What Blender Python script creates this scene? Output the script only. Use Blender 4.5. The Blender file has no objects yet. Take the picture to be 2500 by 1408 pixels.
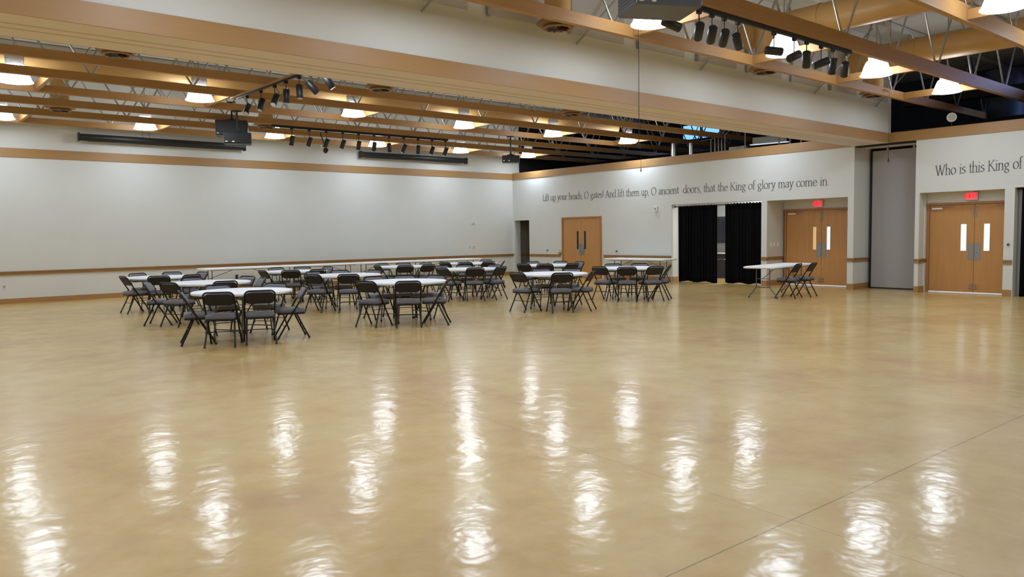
import bpy, bmesh, math, random
from mathutils import Vector, Matrix
random.seed(7)
sc = bpy.context.scene
COL = sc.collection
PI = math.pi
R = math.radians

# ------------------------------------------------------------------ camera, world, exposure
def make_camera():
    f, yaw, pit, rol, h = 1900.0, R(-40.37), R(3.91), R(-.85), 1.55
    right = Vector((math.cos(yaw), math.sin(yaw), 0))
    fwd = Vector((-math.sin(yaw)*math.cos(pit), math.cos(yaw)*math.cos(pit), -math.sin(pit)))
    up = right.cross(fwd)
    r2 = math.cos(rol)*right + math.sin(rol)*up
    u2 = -math.sin(rol)*right + math.cos(rol)*up
    cd = bpy.data.cameras.new('camera'); cam = bpy.data.objects.new('camera', cd)
    cd.sensor_width = 36; cd.sensor_fit = 'HORIZONTAL'; cd.lens = f/2500*36
    cd.clip_start = .05; cd.clip_end = 200
    m = Matrix((r2, u2, -fwd)).transposed().to_4x4(); m.translation = (0, 0, h)
    cam.matrix_world = m
    COL.objects.link(cam); sc.camera = cam
make_camera()
w = bpy.data.worlds.new('world'); sc.world = w; w.use_nodes = True
w.node_tree.nodes['Background'].inputs[0].default_value = (.55, .7, 1, 1)
w.node_tree.nodes['Background'].inputs[1].default_value = .3
sc.view_settings.view_transform = 'Standard'; sc.view_settings.look = 'None'
sc.view_settings.gamma = 1; sc.view_settings.use_curve_mapping = False
sc.view_settings.exposure = -1.30
try:
    sc.cycles.use_denoising = True
    sc.cycles.use_light_tree = True
    sc.cycles.use_adaptive_sampling = True; sc.cycles.adaptive_threshold = .02
    sc.cycles.max_bounces = 8
    sc.cycles.diffuse_bounces = 5
    sc.cycles.caustics_reflective = False; sc.cycles.caustics_refractive = False
    sc.cycles.sample_clamp_indirect = 4
except Exception: pass
LAMP_W = 60.0        # watts of each pendant lamp
DOME_E = 36.0         # glow of the acrylic bells

# ------------------------------------------------------------------ materials
def s2l(c):
    return tuple(((v/255)/12.92 if v/255 <= .04045 else ((v/255+.055)/1.055)**2.4) for v in c)
MATS = {}
def mat(name, rgb, rough=.6, metal=0, emis=None, es=0, noise=0, nscale=8, stretch=None, bump=0, spec=.5, coat=0, trans=0):
    if name in MATS: return MATS[name]
    m = bpy.data.materials.new(name); m.use_nodes = True; MATS[name] = m
    nt = m.node_tree; b = nt.nodes['Principled BSDF']
    c = s2l(rgb)
    b.inputs['Base Color'].default_value = (*c, 1)
    b.inputs['Roughness'].default_value = rough; b.inputs['Metallic'].default_value = metal
    b.inputs['Specular IOR Level'].default_value = spec
    b.inputs['Coat Weight'].default_value = coat
    if trans: b.inputs['Transmission Weight'].default_value = trans
    if emis:
        b.inputs['Emission Color'].default_value = (*s2l(emis), 1); b.inputs['Emission Strength'].default_value = es
    tc = nt.nodes.new('ShaderNodeTexCoord'); mp = nt.nodes.new('ShaderNodeMapping')
    nt.links.new(tc.outputs['Object'], mp.inputs[0])
    if stretch: mp.inputs['Scale'].default_value = stretch
    n = nt.nodes.new('ShaderNodeTexNoise'); n.inputs['Scale'].default_value = nscale; n.inputs['Detail'].default_value = 4
    nt.links.new(mp.outputs[0], n.inputs['Vector'])
    if noise:
        cr = nt.nodes.new('ShaderNodeValToRGB')
        cr.color_ramp.elements[0].position = .3; cr.color_ramp.elements[1].position = .7
        cr.color_ramp.elements[0].color = (*[v*(1-noise) for v in c], 1)
        cr.color_ramp.elements[1].color = (*[min(1, v*(1+noise)) for v in c], 1)
        nt.links.new(n.outputs[0], cr.inputs[0]); nt.links.new(cr.outputs[0], b.inputs['Base Color'])
    if bump:
        bp = nt.nodes.new('ShaderNodeBump'); bp.inputs['Strength'].default_value = bump; bp.inputs['Distance'].default_value = .01
        nt.links.new(n.outputs[0], bp.inputs['Height']); nt.links.new(bp.outputs[0], b.inputs['Normal'])
    return m

M_WALL = mat('wall_paint', (216, 217, 212), .7, noise=.015, nscale=1.5, spec=.3)
M_DARKWALL = mat('dark_blue_paint', (38, 42, 58), .8, noise=.1, nscale=2)
M_BLACKP = mat('black_paint', (14, 14, 16), .8, noise=.1, nscale=3)
M_DECK = mat('roof_deck_paint', (196, 194, 188), .8, noise=.03, nscale=1)
M_SOFF = mat('soffit_cream', (226, 218, 222), .6, noise=.01, nscale=1)
M_SEAM = mat('soffit_seam', (208, 198, 196), .6, noise=.01)
M_BAND = mat('tan_trim_paint', (167, 128, 80), .45, noise=.03, nscale=3, stretch=(.5, .5, 4))
M_WOOD = mat('truss_wood', (173, 132, 80), .5, noise=.07, nscale=5, stretch=(.4, 3, 8))
M_DUCT = mat('duct_gold_paint', (190, 150, 92), .45, noise=.05, nscale=2)
M_DIFF = mat('diffuser_brown_paint', (148, 112, 72), .5, noise=.08, nscale=6)
M_RAIL = mat('rail_wood', (160, 124, 80), .45, noise=.12, nscale=4, stretch=(1, 1, 14))
M_BASE = mat('base_wood', (168, 126, 74), .45, noise=.1, nscale=4, stretch=(1, 1, 14))
M_DOOR = mat('maple_door', (190, 138, 80), .38, noise=.06, nscale=2.2, stretch=(5, 5, .5))
M_FRAME = mat('door_frame_wood', (170, 118, 68), .4, noise=.1, nscale=3, stretch=(8, 8, .6))
M_STEEL = mat('galvanised_steel', (170, 172, 170), .35, .85, noise=.08, nscale=12)
M_SILV = mat('bright_duct_steel', (200, 202, 205), .25, 1, noise=.1, nscale=20)
M_PLATE = mat('brushed_plate', (150, 150, 150), .4, .7, noise=.05, nscale=20)
M_CHROME = mat('chrome', (220, 220, 222), .15, 1, noise=.02)
M_BLK = mat('black_metal', (20, 19, 20), .4, .2, noise=.1, nscale=20)
M_BLKPL = mat('black_plastic', (24, 24, 27), .45, noise=.1, nscale=20)
M_GREYPL = mat('grey_plastic', (120, 124, 132), .45, noise=.06, nscale=10)
M_CHAIRF = mat('chair_frame_black', (14, 12, 12), .38, .3, noise=.1, nscale=20)
M_SEAT = mat('chair_vinyl_grey', (104, 104, 112), .45, noise=.06, nscale=30, bump=.1)
M_BACK = mat('chair_back_shell', (27, 25, 26), .6, noise=.06, nscale=30)
M_TABLE = mat('table_plastic_white', (250, 251, 252), .55, noise=.008, nscale=20, spec=.15)
M_TLEG = mat('table_leg_grey', (104, 104, 102), .4, .5, noise=.06, nscale=20)
M_CURT = mat('black_velvet', (13, 13, 15), .95, noise=.2, nscale=9, stretch=(6, 6, .4), spec=.1)
M_PANELP = mat('partition_fabric', (168, 166, 166), .8, noise=.03, nscale=40, stretch=(1, 1, .2))
M_ACOU = mat('acoustic_panel_fabric', (186, 183, 178), .9, noise=.03, nscale=30)
M_WHITE = mat('white_plastic', (230, 230, 226), .4, noise=.01)
M_TEXT = mat('letter_grey', (92, 93, 94), .5, noise=.03)
M_DOME = mat('glowing_acrylic', (250, 250, 250), .3, emis=(238, 246, 255), es=DOME_E, noise=.01)
M_HOUS = mat('ribbed_acrylic_collar', (205, 208, 212), .25, .3, noise=.1, nscale=60, stretch=(1, 1, .05))
M_GLASS_D = mat('dark_glass', (30, 18, 14), .1, noise=.02)
M_RED = mat('exit_letters', (200, 10, 30), .4, emis=(255, 20, 50), es=2.6, noise=.01)
M_PINK = mat('exit_face', (235, 130, 140), .4, emis=(255, 70, 90), es=1.1, noise=.01)
M_LENS = mat('lens_glass', (210, 212, 215), .15, .4, noise=.02)
M_KITW = mat('kitchen_white_paint', (235, 236, 236), .7, noise=.01)
M_CAB = mat('kitchen_dark_cabinet', (44, 46, 56), .5, noise=.1, nscale=4)
M_GREEN = mat('dark_green_shelf', (58, 70, 62), .7, noise=.1)
M_CORR = mat('corridor_olive_paint', (150, 148, 138), .8, noise=.02)
M_WARMP = mat('lit_corridor_cream', (240, 214, 160), .8, emis=(255, 214, 150), es=.75, noise=.03, nscale=2)
M_DAYP = mat('daylit_glass', (240, 246, 250), .3, emis=(225, 242, 255), es=1.6, noise=.02, nscale=2)
M_SKY = mat('skylight_glass', (200, 225, 255), .3, emis=(110, 175, 255), es=4, noise=.25, nscale=3)

def floor_material():
    m = bpy.data.materials.new('stained_polished_concrete'); m.use_nodes = True
    nt = m.node_tree; L = nt.links.new; N = nt.nodes.new; b = nt.nodes['Principled BSDF']
    g = N('ShaderNodeNewGeometry')
    n1 = N('ShaderNodeTexNoise'); n1.inputs['Scale'].default_value = .55; n1.inputs['Detail'].default_value = 7; n1.inputs['Roughness'].default_value = .62
    L(g.outputs['Position'], n1.inputs['Vector'])
    cr = N('ShaderNodeValToRGB'); e = cr.color_ramp.elements
    e[0].position = .30; e[0].color = (*s2l((186, 146, 80)), 1)
    e[1].position = .72; e[1].color = (*s2l((217, 190, 128)), 1)
    x = e.new(.5); x.color = (*s2l((207, 172, 101)), 1)
    L(n1.outputs[0], cr.inputs[0])
    n2 = N('ShaderNodeTexNoise'); n2.inputs['Scale'].default_value = 2.6; n2.inputs['Detail'].default_value = 8; n2.inputs['Roughness'].default_value = .7
    L(g.outputs['Position'], n2.inputs['Vector'])
    cr2 = N('ShaderNodeValToRGB'); e = cr2.color_ramp.elements
    e[0].position = .35; e[0].color = (*s2l((184, 146, 84)), 1); e[1].position = .62; e[1].color = (*s2l((221, 196, 136)), 1)
    L(n2.outputs[0], cr2.inputs[0])
    mx = N('ShaderNodeMixRGB'); mx.inputs[0].default_value = .35
    L(cr.outputs[0], mx.inputs[1]); L(cr2.outputs[0], mx.inputs[2])
    # orange-brown stain patches
    n3 = N('ShaderNodeTexNoise'); n3.inputs['Scale'].default_value = .9; n3.inputs['Detail'].default_value = 5
    mp = N('ShaderNodeMapping'); mp.inputs['Location'].default_value = (7, 3, 2); L(g.outputs['Position'], mp.inputs[0]); L(mp.outputs[0], n3.inputs['Vector'])
    c3 = N('ShaderNodeValToRGB'); e = c3.color_ramp.elements; e[0].position = .55; e[0].color = (0, 0, 0, 1); e[1].position = .75; e[1].color = (.55, .55, .55, 1)
    L(n3.outputs[0], c3.inputs[0])
    mx2 = N('ShaderNodeMixRGB'); mx2.inputs[2].default_value = (*s2l((184, 138, 86)), 1)
    L(c3.outputs[0], mx2.inputs[0]); L(mx.outputs[0], mx2.inputs[1])
    # saw-cut joints
    sp = N('ShaderNodeSeparateXYZ'); L(g.outputs['Position'], sp.inputs[0])
    def line(axis, base, slope, width, other):
        a = N('ShaderNodeMath'); a.operation = 'MULTIPLY_ADD'; a.inputs[1].default_value = -slope; a.inputs[2].default_value = -base
        L(sp.outputs[other], a.inputs[0])
        s = N('ShaderNodeMath'); s.operation = 'ADD'; L(sp.outputs[axis], s.inputs[0]); L(a.outputs[0], s.inputs[1])
        ab = N('ShaderNodeMath'); ab.operation = 'ABSOLUTE'; L(s.outputs[0], ab.inputs[0])
        lt = N('ShaderNodeMath'); lt.operation = 'LESS_THAN'; L(ab.outputs[0], lt.inputs[0]); lt.inputs[1].default_value = width
        return lt
    l1 = line('Y', 2.20, -.012, .0042, 'X')
    l2 = line('X', 3.60, .085, .0032, 'Y')
    cur = mx2
    for l, k in ((l1, .62), (l2, .38)):
        mul = N('ShaderNodeMath'); mul.operation = 'MULTIPLY'; L(l.outputs[0], mul.inputs[0]); mul.inputs[1].default_value = k
        mj = N('ShaderNodeMixRGB'); mj.inputs[2].default_value = (*s2l((70, 52, 34)), 1)
        L(mul.outputs[0], mj.inputs[0]); L(cur.outputs[0], mj.inputs[1]); cur = mj
    L(cur.outputs[0], b.inputs['Base Color'])
    b.inputs['Roughness'].default_value = .42
    b.inputs['Specular IOR Level'].default_value = .4
    b.inputs['Coat Weight'].default_value = .6; b.inputs['Coat Roughness'].default_value = .15; b.inputs['Coat IOR'].default_value = 1.5
    n4 = N('ShaderNodeTexNoise'); n4.inputs['Scale'].default_value = 4; n4.inputs['Detail'].default_value = 3
    L(g.outputs['Position'], n4.inputs['Vector'])
    bp = N('ShaderNodeBump'); bp.inputs['Strength'].default_value = .5; bp.inputs['Distance'].default_value = .011
    L(n4.outputs[0], bp.inputs['Height']); L(bp.outputs[0], b.inputs['Coat Normal']); L(bp.outputs[0], b.inputs['Normal'])
    return m
M_FLOOR = floor_material()

# ------------------------------------------------------------------ mesh helpers
class MB:
    def __init__(s): s.v = []; s.f = []; s.sm = []
    def add(s, vs, fs, smooth=False):
        o = len(s.v); s.v += [tuple(v) for v in vs]; s.f += [tuple(i+o for i in f) for f in fs]; s.sm += [smooth]*len(fs)
        return s
    def box(s, x0, y0, z0, x1, y1, z1):
        x0, x1 = min(x0, x1), max(x0, x1); y0, y1 = min(y0, y1), max(y0, y1); z0, z1 = min(z0, z1), max(z0, z1)
        v = [(x0,y0,z0),(x1,y0,z0),(x1,y1,z0),(x0,y1,z0),(x0,y0,z1),(x1,y0,z1),(x1,y1,z1),(x0,y1,z1)]
        return s.add(v, [(3,2,1,0),(4,5,6,7),(0,1,5,4),(1,2,6,5),(2,3,7,6),(3,0,4,7)])
    def obox(s, c, ax, ay, az, hx, hy, hz):
        c = Vector(c); v = []
        for k in (-1, 1):
            for a, b in ((-1,-1),(1,-1),(1,1),(-1,1)): v.append(c+ax*hx*a+ay*hy*b+az*hz*k)
        return s.add(v, [(3,2,1,0),(4,5,6,7),(0,1,5,4),(1,2,6,5),(2,3,7,6),(3,0,4,7)])
    def tube(s, pts, r, n=8, caps=True):
        pts = [Vector(p) for p in pts]; rings = []
        up = None
        for i, p in enumerate(pts):
            d = (pts[min(i+1, len(pts)-1)]-pts[max(i-1, 0)]).normalized()
            if up is None:
                up = Vector((0,0,1)) if abs(d.z) < .9 else Vector((1,0,0))
            a = d.cross(up).normalized(); u = a.cross(d).normalized(); up = u
            rr = r[i] if isinstance(r, (list, tuple)) else r
            rings.append([p+(a*math.cos(2*PI*k/n)+u*math.sin(2*PI*k/n))*rr for k in range(n)])
        vs = [v for g in rings for v in g]; fs = []
        for i in range(len(pts)-1):
            for k in range(n):
                fs.append((i*n+k, i*n+(k+1)%n, (i+1)*n+(k+1)%n, (i+1)*n+k))
        s.add(vs, fs, True)
        if caps:
            s.add(rings[0], [tuple(range(n-1, -1, -1))]); s.add(rings[-1], [tuple(range(n))])
        return s
    def lathe(s, prof, n=24, c=(0,0,0), cap0=True, cap1=True, smooth=True):
        vs = []; fs = []
        for r, z in prof:
            for k in range(n): vs.append((c[0]+r*math.cos(2*PI*k/n), c[1]+r*math.sin(2*PI*k/n), c[2]+z))
        for i in range(len(prof)-1):
            for k in range(n): fs.append((i*n+k, i*n+(k+1)%n, (i+1)*n+(k+1)%n, (i+1)*n+k))
        s.add(vs, fs, smooth)
        if cap0 and prof[0][0] > 1e-4: s.add(vs[:n], [tuple(range(n-1,-1,-1))])
        if cap1 and prof[-1][0] > 1e-4: s.add(vs[-n:], [tuple(range(n))])
        return s
    def build(s, name, m, parent=None, loc=None, bevel=0):
        me = bpy.data.meshes.new(name); me.from_pydata(s.v, [], s.f)
        me.polygons.foreach_set('use_smooth', s.sm); me.update()
        if bevel:
            bm = bmesh.new(); bm.from_mesh(me); bmesh.ops.remove_doubles(bm, verts=bm.verts, dist=1e-5)
            es = [e for e in bm.edges if len(e.link_faces) == 2 and e.calc_face_angle(0) > .6]
            bmesh.ops.bevel(bm, geom=es, offset=bevel, segments=2, affect='EDGES', profile=.5)
            bm.to_mesh(me); bm.free()
        me.materials.append(m)
        o = bpy.data.objects.new(name, me); COL.objects.link(o)
        if parent: o.parent = parent
        if loc: o.location = loc
        return o
def tag(o, label, cat, group=None, kind=None):
    o['label'] = label; o['category'] = cat
    if group: o['group'] = group
    if kind: o['kind'] = kind
    return o
def thing(name, label, cat, loc=(0,0,0), rz=0, group=None):
    o = bpy.data.objects.new(name, None); o.empty_display_size = .1; COL.objects.link(o)
    o.location = loc; o.rotation_euler = (0,0,rz)
    return tag(o, label, cat, group)
def struct(name, mb, m, parent=None, label=None, **k):
    o = mb.build(name, m, parent, **k)
    if parent is None: o['kind'] = 'structure'
    if label: o['label'] = label
    return o
def kids(o): return list(o.children)
def dup(root, loc, rz, label):
    def cp(o, par):
        c = o.copy(); COL.objects.link(c); c.parent = par
        for ch in CH[o]: cp(ch, c)
        return c
    r = cp(root, None); r.location = loc; r.rotation_euler = (0,0,rz); r['label'] = label
    return r
CH = {}
def freeze(root):
    def rec(o):
        CH[o] = [c for c in bpy.data.objects if c.parent == o]
        for c in CH[o]: rec(c)
    rec(root)
X3 = Vector((1,0,0)); Y3 = Vector((0,1,0)); Z3 = Vector((0,0,1))

# ------------------------------------------------------------------ room dimensions
YA, XB = 23.33, 19.94
HB, HT = 3.71, 3.94
YF, YK = 8.79, 9.75
ROOF = 6.15
X0, Y0 = -7.0, -6.0
XE = 25.5
struct('floor', MB().add([(X0,Y0,0),(XE,Y0,0),(XE,YA+1.5,0),(X0,YA+1.5,0)], [(0,1,2,3)]), M_FLOOR)
struct('ceiling', MB().box(X0-.2, Y0-.2, ROOF, XE+.2, YA+.4, ROOF+.2), M_DECK)
# wall A (the long white wall), front at Y=YA
struct('wall_north', MB().box(X0, YA, 0, XB+.35, YA+.25, ROOF), M_WALL)
struct('wall_north_service', MB().box(XB+.35, YA, 2.6, XE, YA+.25, ROOF), M_BLACKP)
struct('wall_corridor', MB().box(XB+.35, YA+.001, 0, 23.3, YA+.25, 2.6).box(23.3, 20, 0, 23.4, YA+.25, 2.6), M_CORR)
struct('wall_west', MB().box(X0-.25, Y0, 0, X0, YA, ROOF), M_WALL)
struct('wall_south', MB().box(X0, Y0-.25, 0, XE, Y0, ROOF), M_WALL)
struct('wall_back', MB().box(XE, Y0, 0, XE+.2, YA, ROOF), M_DARKWALL)

def wall_x(name, ya, yb, openings, z1, m=M_WALL, x=XB, t=.3):
    """wall in the plane X=x from ya down to yb with openings (y0,y1,h)"""
    mb = MB(); ops = sorted(openings, key=lambda o: -o[1]); y = ya
    for (a, b, h) in ops:      # a<b
        if y > b: mb.box(x, b, 0, x+t, y, z1)
        mb.box(x, a, h, x+t, b, z1); y = a
    if y > yb: mb.box(x, yb, 0, x+t, y, z1)
    return struct(name, mb, m)
OP_A = (22.38, 23.24, 2.12); OP_D1 = (18.60, 20.56, 2.17); OP_C = (12.39, 15.58, 2.44); OP_D2 = (9.86, 12.21, 2.42)
wall_x('wall_east', YA, 9.70, [OP_A, OP_D1, OP_C, OP_D2], HT)
OP_D3 = (6.23, 8.07, 2.43); OP_C2 = (2.6, 6.03, 2.45)
wall_x('wall_east_near', 8.17, Y0, [OP_D3, OP_C2], HT)
# partition pocket between the two
struct('wall_pocket', MB().box(XB+.3, 9.70, 0, 21.1, 9.82, HT).box(XB+.3, 8.05, 0, 21.1, 8.17, HT), M_WALL)
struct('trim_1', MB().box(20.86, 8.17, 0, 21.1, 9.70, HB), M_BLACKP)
struct('wall_header', MB().box(XB+.002, 8.17, HB, XB+.3, 9.70, HT), M_WALL)
struct('ceiling_pocket', MB().box(XB+.3, 8.17, HB-.02, 21.1, 9.70, HB+.02), M_SOFF)
# service mezzanine floor above the rooms behind the east wall
struct('ceiling_service', MB().box(XB+.3, 9.82, 3.0, XE, YA, 3.1).box(XB+.3, Y0, 3.0, XE, 8.05, 3.1).box(21.1, 8.05, 3.0, XE, 9.82, 3.1), M_BLACKP)
# recess linings
def recess(name, op, depth, extra=.0):
    a, b, h = op; mb = MB()
    mb.box(XB+.3, b, 0, XB+depth, b+.1, h+.1).box(XB+.3, a-.1-extra, 0, XB+depth, a-extra, h+.1)
    mb.box(XB+.3, a-extra, h, XB+depth, b, h+.1)
    return struct(name, mb, M_WALL)
recess('wall_recess', OP_D2, .98, 0)
struct('wall_recess_near', MB().box(XB+.3, 8.07, 0, XB+.52, 8.17, 2.53).box(XB+.3, 5.93, 0, XB+.385, 6.03, 2.53).box(XB+.3, 5.93, 2.43, XB+.52, 8.07, 2.53), M_WALL)

# beam (bulkhead) over the room
struct('wall_bulkhead', MB().box(X0, YF, HB+.02, XB, YK, ROOF), M_WALL)
sf = MB().box(X0, YF, HB, XB, YK, HB+.02)
struct('ceiling_soffit', sf, M_SOFF)
struct('trim_2', MB().box(X0, YF+.36, HB-.004, XB, YF+.40, HB).box(X0, YF+.56, HB-.004, XB, YF+.60, HB), M_SEAM)
# cornice bands
P = .022
struct('trim_3', MB().box(X0, YA-P, HB, XB, YA, HT), M_BAND)
struct('trim_4', MB().box(X0, YF-P, HB, XB-P, YF, HT), M_BAND)
struct('trim_5', MB().box(X0, YK, HB, XB-P, YK+P, HT), M_BAND)
struct('trim_6', MB().box(XB-P, YK+P, HB, XB, YA-P, HT).box(XB, 9.70, HT, XB+.3, YA, HT+.02), M_BAND)
struct('trim_7', MB().box(XB-P, Y0, HB, XB, YF, HT).box(XB, Y0, HT, XB+.3, 9.7, HT+.02), M_BAND)
struct('trim_8', MB().box(XB, 8.2, HB-.025, XB+.3, 9.68, HB-.001), M_BLACKP)

# chair rails and baseboards
def rail_x(mb, xa, xb, y, s=-1):       # along X, projecting towards s*Y
    mb.box(xa, y, .725, xb, y+s*.022, .80); mb.box(xa, y, .80, xb, y+s*.045, .825)
def rail_y(mb, ya, yb, x, s=-1):
    mb.box(x, ya, .725, x+s*.022, yb, .80); mb.box(x, ya, .80, x+s*.045, yb, .825)
mb = MB(); rail_x(mb, X0, XB, YA); struct('trim_9', mb, M_RAIL)
mb = MB()
for a, b in ((20.66, 22.36), (15.60, 18.50), (12.21, 12.37), (9.70, 9.86)): rail_y(mb, a, b, XB)
rail_x(mb, XB-.045, 20.84, 12.21+.0, -1); 
rail_x(mb, XB-.045, 20.84, 9.70, -1)
struct('trim_10', mb, M_RAIL)
mb = MB()
for a, b in ((8.07, 8.17), (6.05, 6.23), (Y0, 2.6)): rail_y(mb, a, b, XB)
rail_x(mb, XB-.045, XB+.4, 8.07, -1)
struct('trim_11', mb, M_RAIL)
mb = MB(); rail_x(mb, XB+.3, 23.3, YA); struct('trim_12', mb, M_RAIL)
struct('baseboard_north', MB().box(X0, YA-.015, 0, XB, YA, .13), M_BASE)
mb = MB()
for a, b in ((20.66, 22.36), (15.60, 18.50), (12.21, 12.37), (9.70, 9.86)): mb.box(XB-.015, a, 0, XB, b, .15)
mb.box(XB, 12.195, 0, 20.8, 12.21, .15).box(XB-.015, 9.685, 0, 20.86, 9.70, .15).box(XB, 15.58, 0, XB+.3, 15.565, .15)
struct('baseboard_east', mb, M_BASE)
mb = MB()
for a, b in ((8.07, 8.17), (6.05, 6.23), (Y0, 2.6)): mb.box(XB-.015, a, 0, XB, b, .15)
mb.box(XB, 8.055, 0, XB+.4, 8.07, .15)
struct('baseboard_east_near', mb, M_BASE)
struct('baseboard_west', MB().box(X0, Y0, 0, X0+.015, YA, .13), M_BASE)

# ------------------------------------------------------------------ doors (double, maple)
def double_door(n, x, yc, half, head, lite_l, lite_r, label, pulls=False, closers=True, thr=False):
    """frame and two leaves in the plane X=x, seen from -X; z up to head"""
    fw = .055
    d = MB()
    d.box(x-.03, yc-half, 0, x+.10, yc-half+fw, head).box(x-.03, yc+half-fw, 0, x+.10, yc+half, head).box(x-.03, yc-half+fw, head-fw, x+.10, yc+half-fw, head)
    root = struct('door_%d' % n, d, M_FRAME, label=label)
    for s in (1, -1):          # +Y leaf first (left in the photo)
        lm = MB(); a, b = (.004, half-fw-.004)
        ll, lh = (.145, .29) , (1.02, 1.66)
        z1 = head-fw-.004
        def yy(u): return yc+s*u
        # leaf with an opening for the lite: four boxes
        def bx(u0, u1, z0, zz): lm.box(x, yy(u0), z0, x+.045, yy(u1), zz)
        if s == 1: u0, u1 = lite_l
        else: u0, u1 = lite_r
        bx(a, u0, .012, z1); bx(u1, b, .012, z1); bx(u0, u1, .012, 1.02); bx(u0, u1, 1.66, z1)
        leaf = struct('door_leaf', lm, M_DOOR, root)
        gm = MB().box(x+.018, yy(u0), 1.02, x+.026, yy(u1), 1.66)
        return_m = (M_GLASS_D, M_GLASS_D) if pulls else ((M_WARMP if n == 2 else M_DAYP), M_DAYP)
        g = gm.build('door_lite', return_m[0 if s == 1 else 1], leaf)
        sm_ = MB()
        for (p, q, r_, t_) in ((u0-.012, u0, 1.008, 1.672), (u1, u1+.012, 1.008, 1.672)): sm_.box(x-.004, yy(p), r_, x, yy(q), t_)
        sm_.box(x-.004, yy(u0), 1.008, x, yy(u1), 1.02).box(x-.004, yy(u0), 1.66, x, yy(u1), 1.672)
        sm_.build('lite_bead', M_PLATE if pulls else M_DOOR, leaf)
        pm = MB().box(x-.005, yy(.010), .80, x, yy(.135), 1.20)
        pm.build('push_plate', M_PLATE, leaf)
        if pulls:
            MB().tube([(x-.005, yy(.06), 1.08), (x-.055, yy(.06), 1.08), (x-.06, yy(.06), 1.04), (x-.06, yy(.06), .92), (x-.055, yy(.06), .88), (x-.005, yy(.06), .88)], .009, 8).build('pull_handle', M_CHROME, leaf)
        if closers:
            cm = MB().box(x-.06, yy(half-.36), z1-.10, x, yy(half-.12), z1-.055)
            cl = cm.build('door_closer', M_WHITE, leaf, bevel=.006)
            MB().tube([(x-.03, yy(half-.30), z1-.05), (x-.09, yy(half-.55), z1-.03), (x-.02, yy(half-.62), z1+.01)], .008, 6).build('closer_arm', M_PLATE, leaf)
            MB().box(x-.015, yy(.03), .10, x, yy(.05), .24).box(x-.02, yy(.03), .12, x, yy(.09), .135).box(x-.02, yy(.03), .19, x, yy(.08), .205).build('floor_bolt', M_PLATE, leaf)
            MB().box(x-.012, yy(.025), z1-.30, x, yy(.045), z1-.05).build('top_bolt', M_PLATE, leaf)
        hm = MB()
        for z in (.25, 1.05, 1.85): hm.box(x-.006, yy(b-.012), z, x, yy(b+.006), z+.1)
        hm.build('hinge', M_PLATE, leaf)
    if thr: 
        MB().box(x-.05, yc-half+fw, 0, x+.10, yc+half-fw, .012).build('threshold', M_CHROME, root)
        MB().box(x-.012, yc-half+fw, .012, x-.002, yc+half-fw, .024).build('daylight_gap', M_DAYP, root)
    return root
double_door(1, XB-.012, 19.58, .98, 2.17, (.135, .225), (.135, .225), 'maple double door with two slim dark panes and chrome pulls', pulls=True, closers=False)
double_door(2, XB+.86, 11.03, 1.12, 2.18, (.15, .26), (.15, .26), 'maple double door in a deep recess with door closers', thr=True)
double_door(3, XB+.42, 6.98, 1.06, 2.18, (.17, .30), (.20, .33), 'maple double door with two bright slim panes', thr=True)
# transom wall over the two recessed doors
struct('wall_over_doors', MB().box(XB+.86, 9.9, 2.18, XB+.95, 12.2, 2.5).box(XB+.42, 5.92, 2.18, XB+.5, 8.07, 2.5), M_WALL)

# small door leaf standing open in the corner opening
struct('door_4', MB().box(XB+.10, 22.39, 0, XB+.9, 22.43, 2.08), M_CAB, label='dark door leaf standing open in the corner opening', bevel=.004)

# ------------------------------------------------------------------ exit signs
def letters_exit(mb, x, yc, zc, h):
    # seen from -X, left is +Y.  block letters of height h
    w = h*.62; t = h*.17; gap = h*.2; y = yc+(4*w+3*gap)/2
    def q(ya, za, yb, zb):
        a = Vector((x, ya, za)); b = Vector((x, yb, zb)); d = (b-a).normalized(); n = d.cross(X3).normalized()
        mb.obox((a+b)/2, X3, d, n, .002, (b-a).length/2, t/2)
    z0, z1 = zc-h/2, zc+h/2
    q(y-t/2, z0, y-t/2, z1)
    for z in (z0+t/2, zc, z1-t/2): q(y, z, y-w, z)
    y -= w+gap; q(y, z1, y-w, z0); q(y, z0, y-w, z1)
    y -= w+gap; q(y-w/2, z0, y-w/2, z1)
    y -= w*.8+gap*.6; q(y-w/2, z0, y-w/2, z1); q(y, z1-t/2, y-w, z1-t/2)
def exit_sign(x, y, z, label):
    t = thing('exit_sign', label, 'exit sign', (x, y, z), 0, 'lit exit signs')
    MB().box(-.0, -.125, -.095, .05, .125, .095).build('sign_box', M_WHITE, t, bevel=.008)
    MB().box(-.006, -.112, -.082, 0, .112, .082).build('sign_face', M_PINK, t)
    mb = MB(); letters_exit(mb, -.009, 0, 0, .098); mb.build('sign_letters', M_RED, t)
    MB().box(.0, -.05, .095, .05, .05, .11).build('canopy', M_WHITE, t)
exit_sign(XB+.78, 11.10, 2.305, 'red lit exit sign over the recessed door left of the grey partition')
exit_sign(XB+.34, 7.03, 2.315, 'red lit exit sign over the door beneath the words Who is this King')

# ------------------------------------------------------------------ grey partition panel in the pocket
t = thing('partition_panel', 'tall grey fabric movable partition panel parked in the wall pocket', 'partition', (20.80, 8.9, 0))
MB().box(-.05, -.70, .03, .05, .72, 3.62).build('panel_face', M_PANELP, t, bevel=.008)
MB().box(-.056, .70, .02, .052, .74, 3.63).build('edge_seal', M_BLKPL, t)
MB().box(-.04, -.70, 0, .04, .72, .03).build('bottom_seal', M_BLKPL, t)
MB().box(-.02, .3, 3.62, .02, .36, 3.69).box(-.02, -.36, 3.62, .02, -.3, 3.69).build('hanger', M_STEEL, t)

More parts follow.
